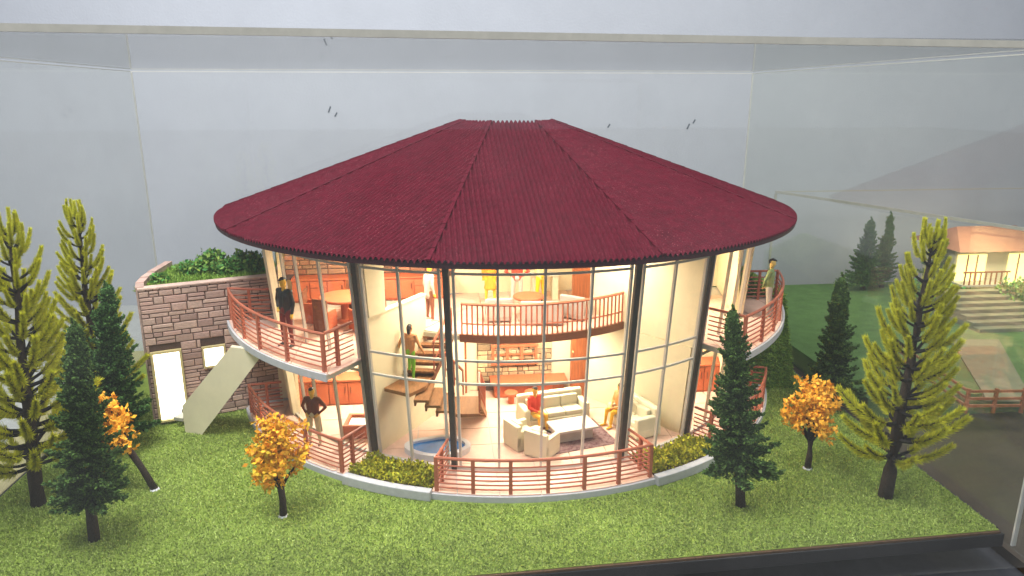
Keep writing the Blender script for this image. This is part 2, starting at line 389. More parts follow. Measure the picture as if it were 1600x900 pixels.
# glazing: mullions, transoms, panes
bays = [(END_L, COLS[0], [-55, -49.5, -42]), (COLS[0], COLS[1], [-24.4]), (COLS[1], COLS[2], [-7, 1, 9.2]), (COLS[2], COLS[3], [26.3]), (COLS[3], END_R, [44, 50.5])]
glz = MB().arc(wr(.2) - .05, wr(.2) + .05, END_L, END_R, .2, .27, 60).build('glazing', 'mullion', house)
def mull(a, wd=.055, z0=.2, z1=6.02, m='mullion', dp=.08):
    b = MB(); t = Vector((math.cos(R(a)), math.sin(R(a)), 0)); rd = V(1, a, 0); vs = []
    for z in (z0, z1):
        c = V(wr(z), a, z)
        for su, sr in ((-1, -1), (1, -1), (1, 1), (-1, 1)): vs.append(c + t * wd / 2 * su + rd * dp / 2 * sr)
    b.add(vs, [(3, 2, 1, 0), (4, 5, 6, 7), (0, 1, 5, 4), (1, 2, 6, 5), (2, 3, 7, 6), (3, 0, 4, 7)])
    return b.build('mullion', m, glz)
for bi, (a0, a1, ms) in enumerate(bays):
    e0 = a0 + (1.25 if bi else .9); e1 = a1 - (1.25 if bi < 4 else .9)
    az = [e0] + ms + [e1]
    for a in az: mull(a, .065 if a in (e0, e1) else .06)
    zs = [.27] + ([2.72, 3.36] if 0 < bi < 4 else [2.72]) + [5.66, 6.02]
    for z in zs[1:-1]:
        for q0, q1 in zip(az[:-1], az[1:]):
            gp = .22
            MB().arc(wr(z) - .03, wr(z) + .03, q0 + gp, q1 - gp, z - .028, z + .028, 5).build('transom', 'mullion', glz)
    for q0, q1 in zip(az[:-1], az[1:]):
        for z0, z1 in zip(zs[:-1], zs[1:]):
            b = MB(); k = 5; vs = []; gp = .2
            for i in range(k + 1):
                a = q0 + gp + (q1 - q0 - 2 * gp) * i / k
                vs += [V(wr(z0 + .03), a, z0 + .03), V(wr(z1 - .03), a, z1 - .03)]
            b.add(vs, [(2 * i, 2 * i + 2, 2 * i + 3, 2 * i + 1) for i in range(k)])
            b.build('pane', 'pane', glz, smooth=True)
for a, wd in ((END_L, .34), (END_R, .26)):
    mull(a, wd, .2, 6.02, 'cream', .2).name = 'end_post'
# walls
def rad_wall(name, a, r0, r1, z0, z1, th, m='cream', lean=False):
    t = Vector((math.cos(R(a)), math.sin(R(a)), 0)) * th / 2; vs = []
    for z in (z0, z1):
        rr1 = r1 + (.08 * z if lean else 0)
        for p_ in (V(r0, a, z) - t, V(rr1, a, z) - t, V(rr1, a, z) + t, V(r0, a, z) + t): vs.append(p_)
    return MB().add(vs, [(3, 2, 1, 0), (4, 5, 6, 7), (0, 1, 5, 4), (1, 2, 6, 5), (2, 3, 7, 6), (3, 0, 4, 7)]).build(name, m, house)
rad_wall('partition_wall', -33.4, 5.25, 7.66, F1 + .002, 4.15, .14, lean=True)
rad_wall('partition_wall', -33.4, 3.1, 5.245, F1 + .002, F2 - .18, .14)
rad_wall('wall_coping', -33.4, 5.23, 7.98, 4.152, 4.19, .18)
rad_wall('wall_pier', -33.0, 7.25, 7.62, 4.2, 6.0, .2, lean=True)
rad_wall('partition_wall', 36.3, 4.0, 7.66, F1 + .002, F2 - .18, .14, lean=True)
rad_wall('partition_wall', 36.5, 4.0, 7.68, F2 - .17, 6.0, .14, lean=True)
MB().box((-.2, -2.32, 1.56), (15.0, .16, 2.7)).build('lower_back_wall', 'cream', house)
bw = MB().box((-.1, -.42, 4.55), (15.6, .16, 2.9)).build('upper_back_wall', 'cream', house)
for z0, z1, yb in ((F2, 6.0, -.5), (F1, F2 - .18, -2.4)):
    for a_e, xb in ((END_L, -7.75), (END_R, 7.7)):
        p0 = V(wr(z0) - .12, a_e, (z0 + z1) / 2); MB().beam(p0, (xb if z0 > 1 else xb * .93, yb, (z0 + z1) / 2), .1, z1 - z0 - .01).build('end_wall', 'cream', house)
MB().prism([(V(8.3, a, 0).x, V(8.3, a, 0).y) for a in np.linspace(-88, 88, 40)], 6.03, 6.08).build('ceiling', 'cream', house)
band = MB().box((-4.75, -.53, 4.85), (5.7, .05, 2.2)).build('stone_band', 'mortar', house)
stones(band, (-7.6, -.555, 3.92), (1, 0), 5.7, 2.0, (.12, .24), (.25, .6), 'bandstone', .04, seed=5)
feat = MB().box((.03, -2.43, 1.55), (2.5, .05, 2.68)).build('stone_feature', 'mortar', house)
stones(feat, (-1.22, -2.455, .55), (1, 0), 2.5, 2.3, (.14, .26), (.18, .42), 'instone', .04, seed=8)
fr = MB().box((0.02, -2.56, 1.51), (1.5, .05, .05)).build('wooden_frame', 'cab', house)
for x in (-.70, -.22, .26, .74): MB().box((x, -2.56, 1.51), (.085, .08, .58)).build('frame_bar', 'cab', fr)
for z in (1.2, 1.82): MB().box((.02, -2.57, z), (1.58, .09, .09)).build('frame_bar', 'cab', fr)
MB().box((2.5, -2.72, 1.56), (.12, .62, 2.7)).build('partition_wall', 'cream', house)
MB().box((2.5, -1.8, 4.52), (.12, 2.5, 2.9)).build('partition_wall', 'cream', house)
for x, y, z0, z1, wd in ((2.12, -3.18, F1, 2.92, .64), (2.12, -3.18, 3.103, 6.0, .64), (-1.75, -2.50, F1, 2.92, .34)):
    d = MB().box((x, y, (z0 + z1) / 2 + .003), (wd, .22, z1 - z0)).build('wood_panel', 'wood', house)
    if x > 0:
        for kx in (-.28, .28): MB().tube([(x + kx, y - .1, z0 + 1.6), (x + kx, y - .17, z0 + 1.6)], .025, 8).build('knob', 'doorframe', d)
# roof
RE, RT, ZE, ZT = 9.5, 1.55, 6.2, 9.0
def rz_(r): return ZE + (ZT - ZE) * (RE - r) / (RE - RT)
roof = MB().arc(9.36, 9.47, -90, 90, 6.06, 6.19, 64).build('roof', 'fascia', house)
MB().prism([(V(9.3, a, 0).x, V(9.3, a, 0).y) for a in np.linspace(-90, 90, 60)], 6.1, 6.14).build('soffit', 'fascia', roof)
RIDGE = [(-90, -90), (-66, -60), (-24, -16.2), (33, 17.2), (66, 60), (90, 90)]      # azimuth at the top and at the eave
PITCH, STEP = .138, .33
for (ta, ba), (tb, bb) in zip(RIDGE[:-1], RIDGE[1:]):
    c = (ba + bb) / 2; U = Vector((math.sin(R(c)), -math.cos(R(c)))); T = Vector((math.cos(R(c)), math.sin(R(c))))
    def ts(r, a): q = Vector((r * math.sin(R(a)), -r * math.cos(R(a)))); return q.dot(T), q.dot(U)
    (tA, sA), (TA, SA), (tB, sB), (TB, SB) = ts(RT, ta), ts(RE, ba), ts(RT, tb), ts(RE, bb)
    nt_ = int((TB - TA) / PITCH) * 6; rows = 75; vs = []; fs = []
    for i in range(nt_ + 1):
        t = TA + (TB - TA) * i / nt_
        if t < tA: s0 = sA + (SA - sA) * (t - tA) / (TA - tA)
        elif t > tB: s0 = sB + (SB - sB) * (t - tB) / (TB - tB)
        else: s0 = math.sqrt(max(RT * RT - t * t, sA * sA * .2))
        s1 = max(math.sqrt(max(RE * RE - t * t, 0)), s0 + .001)
        for j in range(rows + 1):
            s = s0 + (s1 - s0) * j / rows; r = math.hypot(s, t)
            z = rz_(r) + .1 * (abs(math.cos(math.pi * t / PITCH)) - .6) + .03 * ((s / STEP) % 1.0) + random.uniform(-.002, .002)
            q = U * s + T * t; vs.append((q.x, q.y, z))
    k = rows + 1
    fs = [(i * k + j, i * k + j + 1, (i + 1) * k + j + 1, (i + 1) * k + j) for i in range(nt_) for j in range(rows)]
    MB().add(vs, fs).build('roof_sheet', 'roof', roof, smooth=True)
for i, (ta, ba) in enumerate(RIDGE):
    pts = []; m = MB(); K = 15
    for j in range(K):      # overlapping short ridge caps
        f0, f1 = j / K, (j + 1.06) / K
        a_, b_ = V(RT, ta, 0), V(RE, ba, 0); q0 = a_.lerp(b_, f0); q1 = a_.lerp(b_, min(f1, 1))
        q0.z = rz_(q0.xy.length) + .035; q1.z = rz_(q1.xy.length) + .05
        m.beam(q0, q1, .1, .05)
    m.build('ridge_cap', 'roof', roof)
# railings
def railing(name, path, h, m='rail', nr=6, posts=(), parent=house, r=.022, top=.04, closed=False):
    """path: points along the foot of the railing; posts: indices that carry posts"""
    root = MB().tube([Vector(p_) + Vector((0, 0, h)) for p_ in path], top, 6).build(name, m, parent, smooth=False)
    for k in range(nr):
        z = h * (.12 + .80 * k / nr)
        MB().tube([Vector(p_) + Vector((0, 0, z)) for p_ in path], r, 5).build('rail', m, root)
    for i in posts:
        q = Vector(path[i]); az_ = math.atan2(q.x, -q.y)
        MB().box((q.x, q.y, q.z + h / 2 + .01), (.09, .08, h + .02), az_).build('post', m, root)
    return root
def arcpath(r, a0, a1, z, n): return [V(r, a0 + (a1 - a0) * i / n, z) for i in range(n + 1)]
railing('deck_railing', arcpath(9.04, -16.8, 18.8, F1, 24), .92, posts=[0, 4, 8, 12, 16, 20, 24])
railing('deck_railing', [V(8.05, -16.6, F1), V(8.6, -16.7, F1), V(8.98, -16.8, F1)], .92, posts=[1])
railing('deck_railing', [V(8.05, 18.6, F1), V(8.6, 18.7, F1), V(8.98, 18.8, F1)], .92, posts=[1])
railing('deck_railing', arcpath(9.04, -68, -34.3, F1, 24), .92, posts=[0, 6, 12, 18, 24])
railing('deck_railing', [V(8.05, -34.3, F1), V(8.6, -34.3, F1), V(8.98, -34.3, F1)], .92, posts=[1])
railing('deck_railing', [V(8.1, -66.5, F1), V(8.55, -67.3, F1), V(8.98, -68, F1)], .92, posts=[1])
railing('deck_railing', arcpath(9.04, 37, 66, F1, 20), .92, posts=[0, 5, 10, 15, 20])
railing('deck_railing', [V(8.05, 37, F1), V(8.6, 37, F1), V(8.98, 37, F1)], .92, posts=[1])
railing('deck_railing', [V(8.05, 66, F1), V(8.6, 66, F1), V(8.98, 66, F1)], .92, posts=[1])
railing('balcony_railing', arcpath(9.3, -72, -35, F2, 26), 1.0, posts=[0, 4, 9, 14, 20, 26])
railing('balcony_railing', [V(8.2, -35, F2), V(8.8, -35, F2), V(9.24, -35, F2)], 1.0, posts=[1])
railing('balcony_railing', [V(8.2, -68, F2), V(8.75, -70, F2), V(9.24, -72, F2)], 1.0, posts=[1])
railing('balcony_railing', arcpath(9.3, 38, 75, F2, 26), 1.0, posts=[0, 5, 10, 15, 20, 26])
railing('balcony_railing', [V(8.2, 38, F2), V(8.8, 38, F2), V(9.24, 38, F2)], 1.0, posts=[1])
railing('balcony_railing', [V(8.1, 73, F2), V(8.7, 74, F2), V(9.24, 75, F2)], 1.0, posts=[1])
for a0, a1 in ((-72, -34), (37, 76)): MB().arc(9.38, 9.44, a0, a1, F2 - .2, F2 - .005, 24).build('balcony_edge', 'kerb', house)
gr = MB().tube(arcpath(5.42, -19.5, 35.2, F2 + .95, 24), .045, 6).build('gallery_railing', 'rail', house)
MB().tube(arcpath(5.42, -19.5, 35.2, F2 + .36, 24), .025, 5).build('rail', 'rail', gr)
bal = MB().tube([(0, 0, .02), (0, 0, .94)], .027, 5).mesh('baluster', 'rail')
for i in range(34):
    link('baluster', bal, gr, loc=V(5.42, -19.3 + 54.3 * i / 33, F2))
# planters
planter_soil = []
for nm, a0, a1 in (('planter', -33.2, -17.5), ('planter', 19.5, 36.2)):
    pl = MB().arc(9.06, 9.28, a0, a1, .004, .27, 14).build('planter_kerb', 'kerb', house, bevel=.02)
    MB().arc(8.04, 9.05, a0 + .2, a1 - .2, .17, .25, 12).build('soil', 'soil', pl)

# staircase (part of the house)
st = MB().prism([V(7.42, -32.6, 0).xy[:], V(5.95, -32.2, 0).xy[:], (-2.62, -5.35), (-2.86, -6.25), (-3.3, -6.75)][::1], 1.93, 2.03).build('staircase', 'stair', house)
A0, A1 = Vector((-2.52, -4.55, 2.9)), Vector((-3.08, -5.4, 2.17)); wv = Vector((.9, -.25, 0))
for i in range(5):
    c = A0.lerp(A1, i / 4)
    MB().box((c.x, c.y, c.z), (1.0, .24, .06), -.2).build('tread', 'stair', st)
    MB().box((c.x + .02, c.y + .1, c.z - .09), (.94, .04, .12), -.2).build('riser', 'dwood', st)
for sx in (-.47, .47):
    o_ = Vector((math.cos(-.2) * sx, math.sin(-.2) * sx, -.1))
    MB().beam(A0 + o_ + Vector((.04, .15, .1)), A1 + o_ - Vector((.05, .12, .1)), .05, .16).build('stringer', 'dwood', st)
for i, (x, z) in enumerate(((-2.95, 1.84), (-2.66, 1.67), (-2.37, 1.50))):
    MB().box((x + .05, -6.22, z), (.42, 1.25, .07), -.12).build('tread', 'stair', st)
    MB().box((x - .13, -6.22, z - .09), (.05, 1.15, .12), -.12).build('riser', 'dwood', st)
MB().box((-1.78, -6.15, 1.33), (.86, 1.2, .09), -.06).build('landing', 'stair', st)
for i in range(5):
    y, z = -5.48 + i * .24, 1.12 - i * .2
    MB().box((-1.72 + .05 * i, y, z), (.82, .26, .06)).build('tread', 'stair', st)
for sx in (-.42, .42): MB().beam((-1.74 + sx, -5.6, 1.2), (-1.5 + sx, -4.42, .25), .05, .18).build('stringer', 'stair', st)
def slope_rail(p, q, h, nb):
    p, q = Vector(p), Vector(q); u = Vector((0, 0, h))
    MB().tube([p + u, q + u], .04, 6).build('handrail', 'rail', st); MB().tube([p + u * .35, q + u * .35], .025, 5).build('rail', 'rail', st)
    for i in range(nb + 1):
        c = p.lerp(q, i / nb); MB().tube([c, c + u], .026, 5).build('baluster', 'rail', st)
slope_rail((-2.08, -4.68, 2.95), (-2.62, -5.5, 2.2), .85, 3)
slope_rail((-1.33, -5.6, 1.25), (-1.1, -4.45, .3), .9, 7)
slope_rail((-1.4, -6.7, 1.37), (-1.34, -5.62, 1.37), .75, 2)
slope_rail((-2.3, -5.55, 2.0), (-1.8, -5.5, 1.4), .75, 2)

# ------------------------------------------------------------------ stone wall, hills
SWA = Vector((-11.2, -3.6, 0)); SWD = Vector((3.8, 1.4, 0)).normalized(); SWL = 4.15; SWH = 4.3
rzw = math.atan2(SWD.y, SWD.x); nrm = Vector((SWD.y, -SWD.x, 0))
sw = thing('stone_wall', 'tall rubble stone retaining wall with a lit doorway left of the house', 'wall', SWA, rzw)
MB().box((SWL / 2, .15, SWH / 2), (SWL, .3, SWH)).build('wall_core', 'mortar', sw)
MB().box((SWL / 2, .14, SWH + .02), (SWL + .02, .36, .04)).build('coping', 'stone', sw)
stones(sw, (0, -.002, .02), (1, 0), SWL, SWH - .02, (.08, .3), (.16, .6), 'stone', .025, holes=((.1, .95, .1, 2.36), (1.52, 2.2, 1.62, 2.32)), seed=21)
dr = MB().box((.53, -.03, 1.22), (.72, .05, 2.1)).build('door', 'litdoor', sw)
for c, d in (((.13, -.05, 1.24), (.07, .1, 2.24)), ((.92, -.05, 1.24), (.07, .1, 2.24)), ((.53, -.05, 2.33), (.72, .1, .07)), ((.53, -.08, .13), (.8, .14, .06))): MB().box(c, d).build('door_frame', 'doorframe', dr)
wn = MB().box((1.86, -.03, 1.97), (.56, .05, .58)).build('window', 'litdoor', sw)
for c, d in (((1.55, -.05, 1.97), (.06, .09, .7)), ((2.17, -.05, 1.97), (.06, .09, .7)), ((1.86, -.05, 2.29), (.56, .09, .06)), ((1.86, -.05, 1.65), (.56, .09, .06))): MB().box(c, d).build('window_frame', 'doorframe', wn)
sw2 = thing('stone_wall', 'side stone wall running back from the corner by the lit door', 'wall', (-11.2, -3.45, 0), 0)
pts = [(0, 0), (-.22, .6), (-.35, 1.3), (-.4, 2.0), (-.4, 3.6)]
for (x0, y0), (x1, y1) in zip(pts[:-1], pts[1:]): MB().beam((x0, y0, 2.15), (x1, y1, 2.15), .22, 4.3).build('wall_panel', 'stone', sw2)
for (x0, y0), (x1, y1) in zip(pts[:-1], pts[1:]): MB().beam((x0, y0, 4.34), (x1, y1, 4.32), .23, .04).build('coping', 'stone', sw2)
struct(MB().prism([(-11.1, -3.3), (-7.95, -2.12), (-8.0, -.3), (-8.0, .2), (-11.5, .2), (-11.5, -1.2)], 0, 4.15).build('hill', 'hillturf'))
n = 9000; p = np.stack([RNG.uniform(-11.5, -7.95, n), RNG.uniform(-3.2, .2, n), np.full(n, 4.15)], 1)
p = p[p[:, 1] > -3.2 + .37 * (p[:, 0] + 11.1)]
tag(link('hill_grass', np_mesh('hill_grass', blades(p, (0, 0, 1), .13, .02, .7, 5), 3, 'bladehill')), 'green grass on the hill top behind the stone wall', 'grass', kind='stuff')
# sloping concrete stair slab against the stone wall
ss = thing('ramp_wall', 'smooth cream sloping stair wall leaning from lawn to left balcony', 'stair wall')
a_, b_ = Vector((-10.3, -4.2, 0)), Vector((-8.0, -5.25, 2.92))
prof = [(-10.15, 0), (-10.15, .85), (-8.35, 2.92), (-7.3, 2.92), (-9.6, 0)]
vs = []
for dy in (0, .18):
    for x, z in prof: vs.append((x, -4.0 - .42 * (x + 10.62) + dy, z))
MB().add(vs, [(0, 1, 2, 3, 4), (9, 8, 7, 6, 5)] + [(i, i + 5, (i + 1) % 5 + 5, (i + 1) % 5) for i in range(5)]).build('slab', 'cream', ss)
for i in range(9):
    x = -10.3 + i * .3; z = .28 + i * .29
    MB().box((x, -4.0 - .42 * (x + 10.62) + .6, z), (.34, .7, .1), -.4).build('step', 'slab', ss)
# right hill
hv = [(7.95, -2.75, 0), (9.75, -2.9, 0), (9.75, 4.5, 0), (7.95, 4.5, 0), (7.95, -1.9, 4.0), (9.65, -1.8, 3.0), (9.6, 4.5, 3.2), (7.95, 4.5, 4.0)]
struct(MB().add(hv, [(3, 2, 1, 0), (4, 5, 6, 7), (0, 1, 5, 4), (1, 2, 6, 5), (2, 3, 7, 6), (3, 0, 4, 7)]).build('grass_bank', 'hillturf'))
n = 9000; u, v_ = RNG.random(n), RNG.random(n); hvn = np.array(hv)
pf = (hvn[0] * (1 - u)[:, None] + hvn[1] * u[:, None]) * (1 - v_)[:, None] + (hvn[4] * (1 - u)[:, None] + hvn[5] * u[:, None]) * v_[:, None]
pt = (hvn[4] * (1 - u)[:, None] + hvn[5] * u[:, None]) * (1 - v_)[:, None] + (hvn[7] * (1 - u)[:, None] + hvn[6] * u[:, None]) * v_[:, None]
tag(link('bank_grass', np_mesh('bank_grass', np.concatenate([blades(pf, (0, -1, .4), .14, .022, .6, 6), blades(pt, (.3, 0, 1), .14, .022, .6, 7)]), 3, 'bladehill')), 'green grass on the steep bank behind the right balcony', 'grass', kind='stuff')
# planter ground cover
for a0, a1, lab in ((-33, -17.7, 'olive green ground cover in the planter left of the front deck'), (19.7, 36, 'yellow green ground cover in the planter right of the front deck')):
    n = 4200; rr_ = RNG.uniform(8.06, 9.04, n); aa = np.radians(RNG.uniform(a0, a1, n)); z = .2 + .17 * RNG.random(n) ** 1.5 * (1 + .5 * np.sin(rr_ * 9) * np.cos(aa * 40))
    p = np.stack([rr_ * np.sin(aa), -rr_ * np.cos(aa), z], 1)
    tag(link('ground_cover', np_mesh('ground_cover', leaf_quads(p, .085, 9, np.array([[0, 0, .5]])), 4, 'cover')), lab, 'ground cover', kind='stuff')

# ------------------------------------------------------------------ furniture
def rnd_box(c, d, name, m, parent, bev=.03, rz=0): return MB().box(c, d, rz).build(name, m, parent, bevel=bev)
def cabinets(name, label, loc, L, hgt, dep, nd, rz=0, drawers=False, top='cab'):
    t = thing(name, label, 'cabinet', loc, rz)
    MB().box((L / 2, dep / 2, hgt / 2 - .02), (L, dep - .04, hgt - .04)).build('carcass', 'cab', t)
    MB().box((L / 2, dep / 2 - .03, hgt), (L + .04, dep + .06, .06)).build('worktop', top, t, bevel=.01)
    wd = L / nd
    for i in range(nd):
        if drawers and i % 3 == 1:
            for z0, z1 in ((.06, hgt * .62), (hgt * .64, hgt - .06)):
                MB().box((wd * (i + .5), 0, (z0 + z1) / 2), (wd - .03, .05, z1 - z0)).build('drawer', 'cab', t, bevel=.008)
        else:
            d = MB().box((wd * (i + .5), 0, hgt / 2), (wd - .03, .05, hgt - .12)).build('cabinet_door', 'cab', t, bevel=.008)
            MB().tube([(wd * (i + (.85 if i % 2 == 0 else .15)), -.045, hgt * .5), (wd * (i + (.85 if i % 2 == 0 else .15)), -.045, hgt * .75)], .015, 5).build('handle', 'handle', d)
    return t
cabinets('kitchen_cabinets', 'long run of terracotta cabinets under the stone band upstairs', (-7.3, -1.15, F2), 5.2, .78, .58, 9, drawers=True)
cabinets('kitchen_cabinets', 'terracotta cabinets along back wall of lower left room', (-7.2, -3.15, F1), 4.2, .85, .68, 7)
cabinets('sideboard', 'terracotta sideboard at back of lower right room', (4.2, -3.3, F1), 2.8, .95, .7, 4)
t = thing('cooker_hood', 'dark cooker standing on the lower left cabinets', 'cooker', (-4.75, -2.75, F1 + .885))
MB().box((0, 0, .24), (.62, .4, .48)).build('body', 'blackgrey', t, bevel=.02); MB().box((0, -.21, .24), (.5, .02, .34)).build('door', 'black', t)
t = thing('bar_counter', 'terracotta bar counter in front of the stone feature wall', 'bar', (.45, -3.0, F1))
MB().box((0, .15, .25), (2.3, .5, .49)).build('body', 'wood', t)
MB().box((0, .12, .53), (2.55, .75, .08)).build('counter_top', 'cab', t, bevel=.03)
MB().box((-.18, -.112, .25), (1.9, .03, .4)).build('front_panel', 'cab', t)
for i, x in enumerate((-.2, .45)):
    s = thing('bar_stool', ('left' if i == 0 else 'right') + ' terracotta stool before the bar counter', 'stool', (x, -3.55, F1), group='bar stools')
    MB().lathe([(.1, 0), (.1, .3)], 12).build('pedestal', 'cab', s, smooth=False); MB().lathe([(.2, .3), (.22, .33), (.22, .37), (.19, .4)], 16).build('seat', 'cab', s)
def sofa(name, label, loc, rz, L, seats, cat='sofa', back=.62, group=None, m='sofa', dep=.85):
    t = thing(name, label, cat, loc, rz, group)      # faces -y
    rnd_box((0, 0, .17), (L, dep, .26), 'base', m, t)
    rnd_box((0, dep / 2 - .12, .3 + back / 2), (L, .22, back + .2), 'backrest', m, t, .06)
    for s_ in (-1, 1): rnd_box((s_ * (L / 2 - .1), -.04, .34), (.19, dep - .06, .62), 'armrest', m, t, .04)
    wd = (L - .42) / seats
    for i in range(seats):
        x = -L / 2 + .21 + wd * (i + .5)
        rnd_box((x, -.12, .38), (wd - .015, dep - .32, .16), 'seat_cushion', m, t, .04); rnd_box((x, dep / 2 - .3, .6), (wd - .015, .14, .36), 'back_cushion', m, t, .04)
    return t
sofa('sofa', 'long cream three seat sofa with its back to the bar', (.92, -5.0, F1), R(12), 2.1, 3, back=.48)
sofa('sofa', 'cream sofa against the right partition wall', (3.25, -5.75, F1), R(-78 + 10), 1.5, 2, back=.48)
def armchair(label, loc, rz):
    t = thing('armchair', label, 'armchair', loc, rz, 'cream box armchairs')
    rnd_box((0, 0, .22), (.72, .72, .4), 'base', 'sofa', t, .015); rnd_box((0, .3, .45), (.72, .14, .62), 'backrest', 'sofa', t, .015)
    for s_ in (-1, 1): rnd_box((s_ * .3, -.06, .36), (.13, .62, .48), 'armrest', 'sofa', t, .015)
    rnd_box((0, .15, .62), (.4, .14, .3), 'cushion', 'sofa', t, .02)
armchair('cream box armchair nearer the staircase', (-.22, -6.42, F1), R(180 - 62))
armchair('cream box armchair nearest the front glass', (.3, -7.0, F1), R(180 - 40))
t = thing('rug', 'patterned purple grey rug under the low living room table', 'rug', (1.4, -6.05, F1 + .002), R(14))
MB().box((0, 0, .008), (2.0, 1.7, .014)).build('pile', 'rug', t)
t = thing('coffee_table', 'low lilac grey block table on the patterned rug', 'table', (1.32, -6.12, F1 + .02), R(14))
rnd_box((0, 0, .37), (1.3, .8, .07), 'table_top', 'lgrey', t, .01); rnd_box((0, 0, .17), (1.05, .56, .32), 'base', 'grey', t, .01)
t = thing('spa_pool', 'small kidney shaped blue pool with white rim under the stairs', 'pool', (-2.58, -6.5, F1))
def kid(k, off=0): return [((.82 + .12 * math.cos(2 * a_ + .6)) * k * math.cos(a_) * 1.0 + off * math.cos(a_), (.62 - .16 * max(0, math.cos(a_ - 2.0)) ** 3) * k * math.sin(a_) + off * math.sin(a_)) for a_ in [2 * math.pi * i / 40 for i in range(40)]]
ip, op = kid(.84), kid(.84, .15); vs = [(x, y, 0.003) for x, y in op] + [(x, y, .17) for x, y in op] + [(x, y, .17) for x, y in ip] + [(x, y, .05) for x, y in ip]
MB().add(vs, [(r_ * 40 + i, r_ * 40 + (i + 1) % 40, (r_ + 1) * 40 + (i + 1) % 40, (r_ + 1) * 40 + i) for r_ in range(3) for i in range(40)]).build('rim', 'basin', t, smooth=False)
MB().prism(kid(.85), .02, .1).build('water', 'water', t)
t = thing('tiled_bath', 'terracotta boxed bath of white foam in lower left room', 'bath', (-4.75, -5.15, F1), R(-6))
for c, d in (((0, -.38, .2), (1.0, .1, .4)), ((0, .38, .2), (1.0, .1, .4)), ((-.45, 0, .2), (.1, .66, .4)), ((.45, 0, .2), (.1, .66, .4))): MB().box(c, d).build('side_panel', 'cab', t)
MB().box((0, 0, .16), (.8, .66, .3)).build('foam', 'foam', t)
# upper rooms
DT = (-5.3, -3.45, F2)
t = thing('dining_table', 'round terracotta dining table upstairs behind the left column', 'table', DT)
MB().lathe([(.72, .74), (.75, .77), (.75, .81), (.73, .83)], 32).build('table_top', 'cab', t); MB().lathe([(.3, 0), (.28, .05), (.12, .1), (.12, .74)], 16).build('pedestal', 'cab', t)
def dining_chair(label, a, d=.98):
    x, y = DT[0] + d * math.sin(R(a)), DT[1] - d * math.cos(R(a))
    t = thing('dining_chair', label, 'chair', (x, y, F2), R(a + 180), 'box shaped dining chairs')   # faces the table: local -y
    rnd_box((0, 0, .42), (.5, .5, .08), 'seat', 'cab', t, .01); rnd_box((0, .23, .52), (.5, .05, 1.0), 'backrest', 'dwood', t, .01)
    for s_ in (-1, 1): rnd_box((s_ * .235, 0, .34), (.05, .42, .64), 'side_panel', 'cab', t, .01)
for l, a in (('dining chair at the left of the round upstairs table', -95), ('dining chair nearest the balcony at the round upstairs table', -28), ('dining chair beside the dark column at the round table', 32),
             ('dining chair right of the round upstairs table', 100), ('dining chair behind the round upstairs table by cabinets', 172)): dining_chair(l, a)
def tub(name, label, loc, rz, wd, seats=1):
    t = thing(name, label, 'sofa' if seats > 1 else 'armchair', loc, rz, 'grey lounge seats upstairs')
    rnd_box((0, 0, .22), (wd, .7, .34), 'seat', 'grey', t, .05); rnd_box((0, .3, .46), (wd, .14, .62), 'backrest', 'grey', t, .04)
    for s_ in (-1, 1): rnd_box((s_ * (wd / 2 - .06), -.02, .4), (.12, .6, .4), 'armrest', 'grey', t, .04)
tub('lounge_chair', 'grey lounge chair at the left end of the gallery railing', (-.62, -3.75, F2), R(180), .8)
tub('lounge_sofa', 'wide grey lounge sofa at the middle of the gallery railing', (.68, -4.2, F2), R(172), 1.3, 2)
tub('lounge_chair', 'grey lounge chair right of the gallery sofa', (1.85, -3.75, F2), R(140), .85)
t = thing('side_table', 'round terracotta table behind the grey gallery sofa', 'table', (.4, -3.15, F2))
MB().lathe([(.46, .5), (.5, .53), (.5, .57), (.47, .6)], 28).build('table_top', 'cab', t); MB().lathe([(.25, 0), (.1, .06), (.1, .5)], 14).build('pedestal', 'dwood', t)
t = thing('white_desk', 'cream desk behind the upstairs people', 'desk', (1.15, -1.5, F2))
rnd_box((0, 0, .86), (.95, .5, .06), 'desk_top', 'sofa', t, .01); rnd_box((.35, 0, .415), (.2, .44, .83), 'side_panel', 'sofa', t, .01); rnd_box((-.35, 0, .415), (.2, .44, .83), 'side_panel', 'sofa', t, .01)
t = thing('brick_stove', 'ribbed terracotta stove in the upper right room', 'stove', (5.75, -2.6, F2))
for i in range(7): MB().box((0, 0, .09 + i * .19), (.42 - .015 * i, .42 - .015 * i, .17), 0).build('course', 'cab', t, bevel=.03)
MB().lathe([(.17, 1.34), (.16, 1.5), (.1, 1.58), (.03, 1.6)], 14).build('cap', 'cab', t)

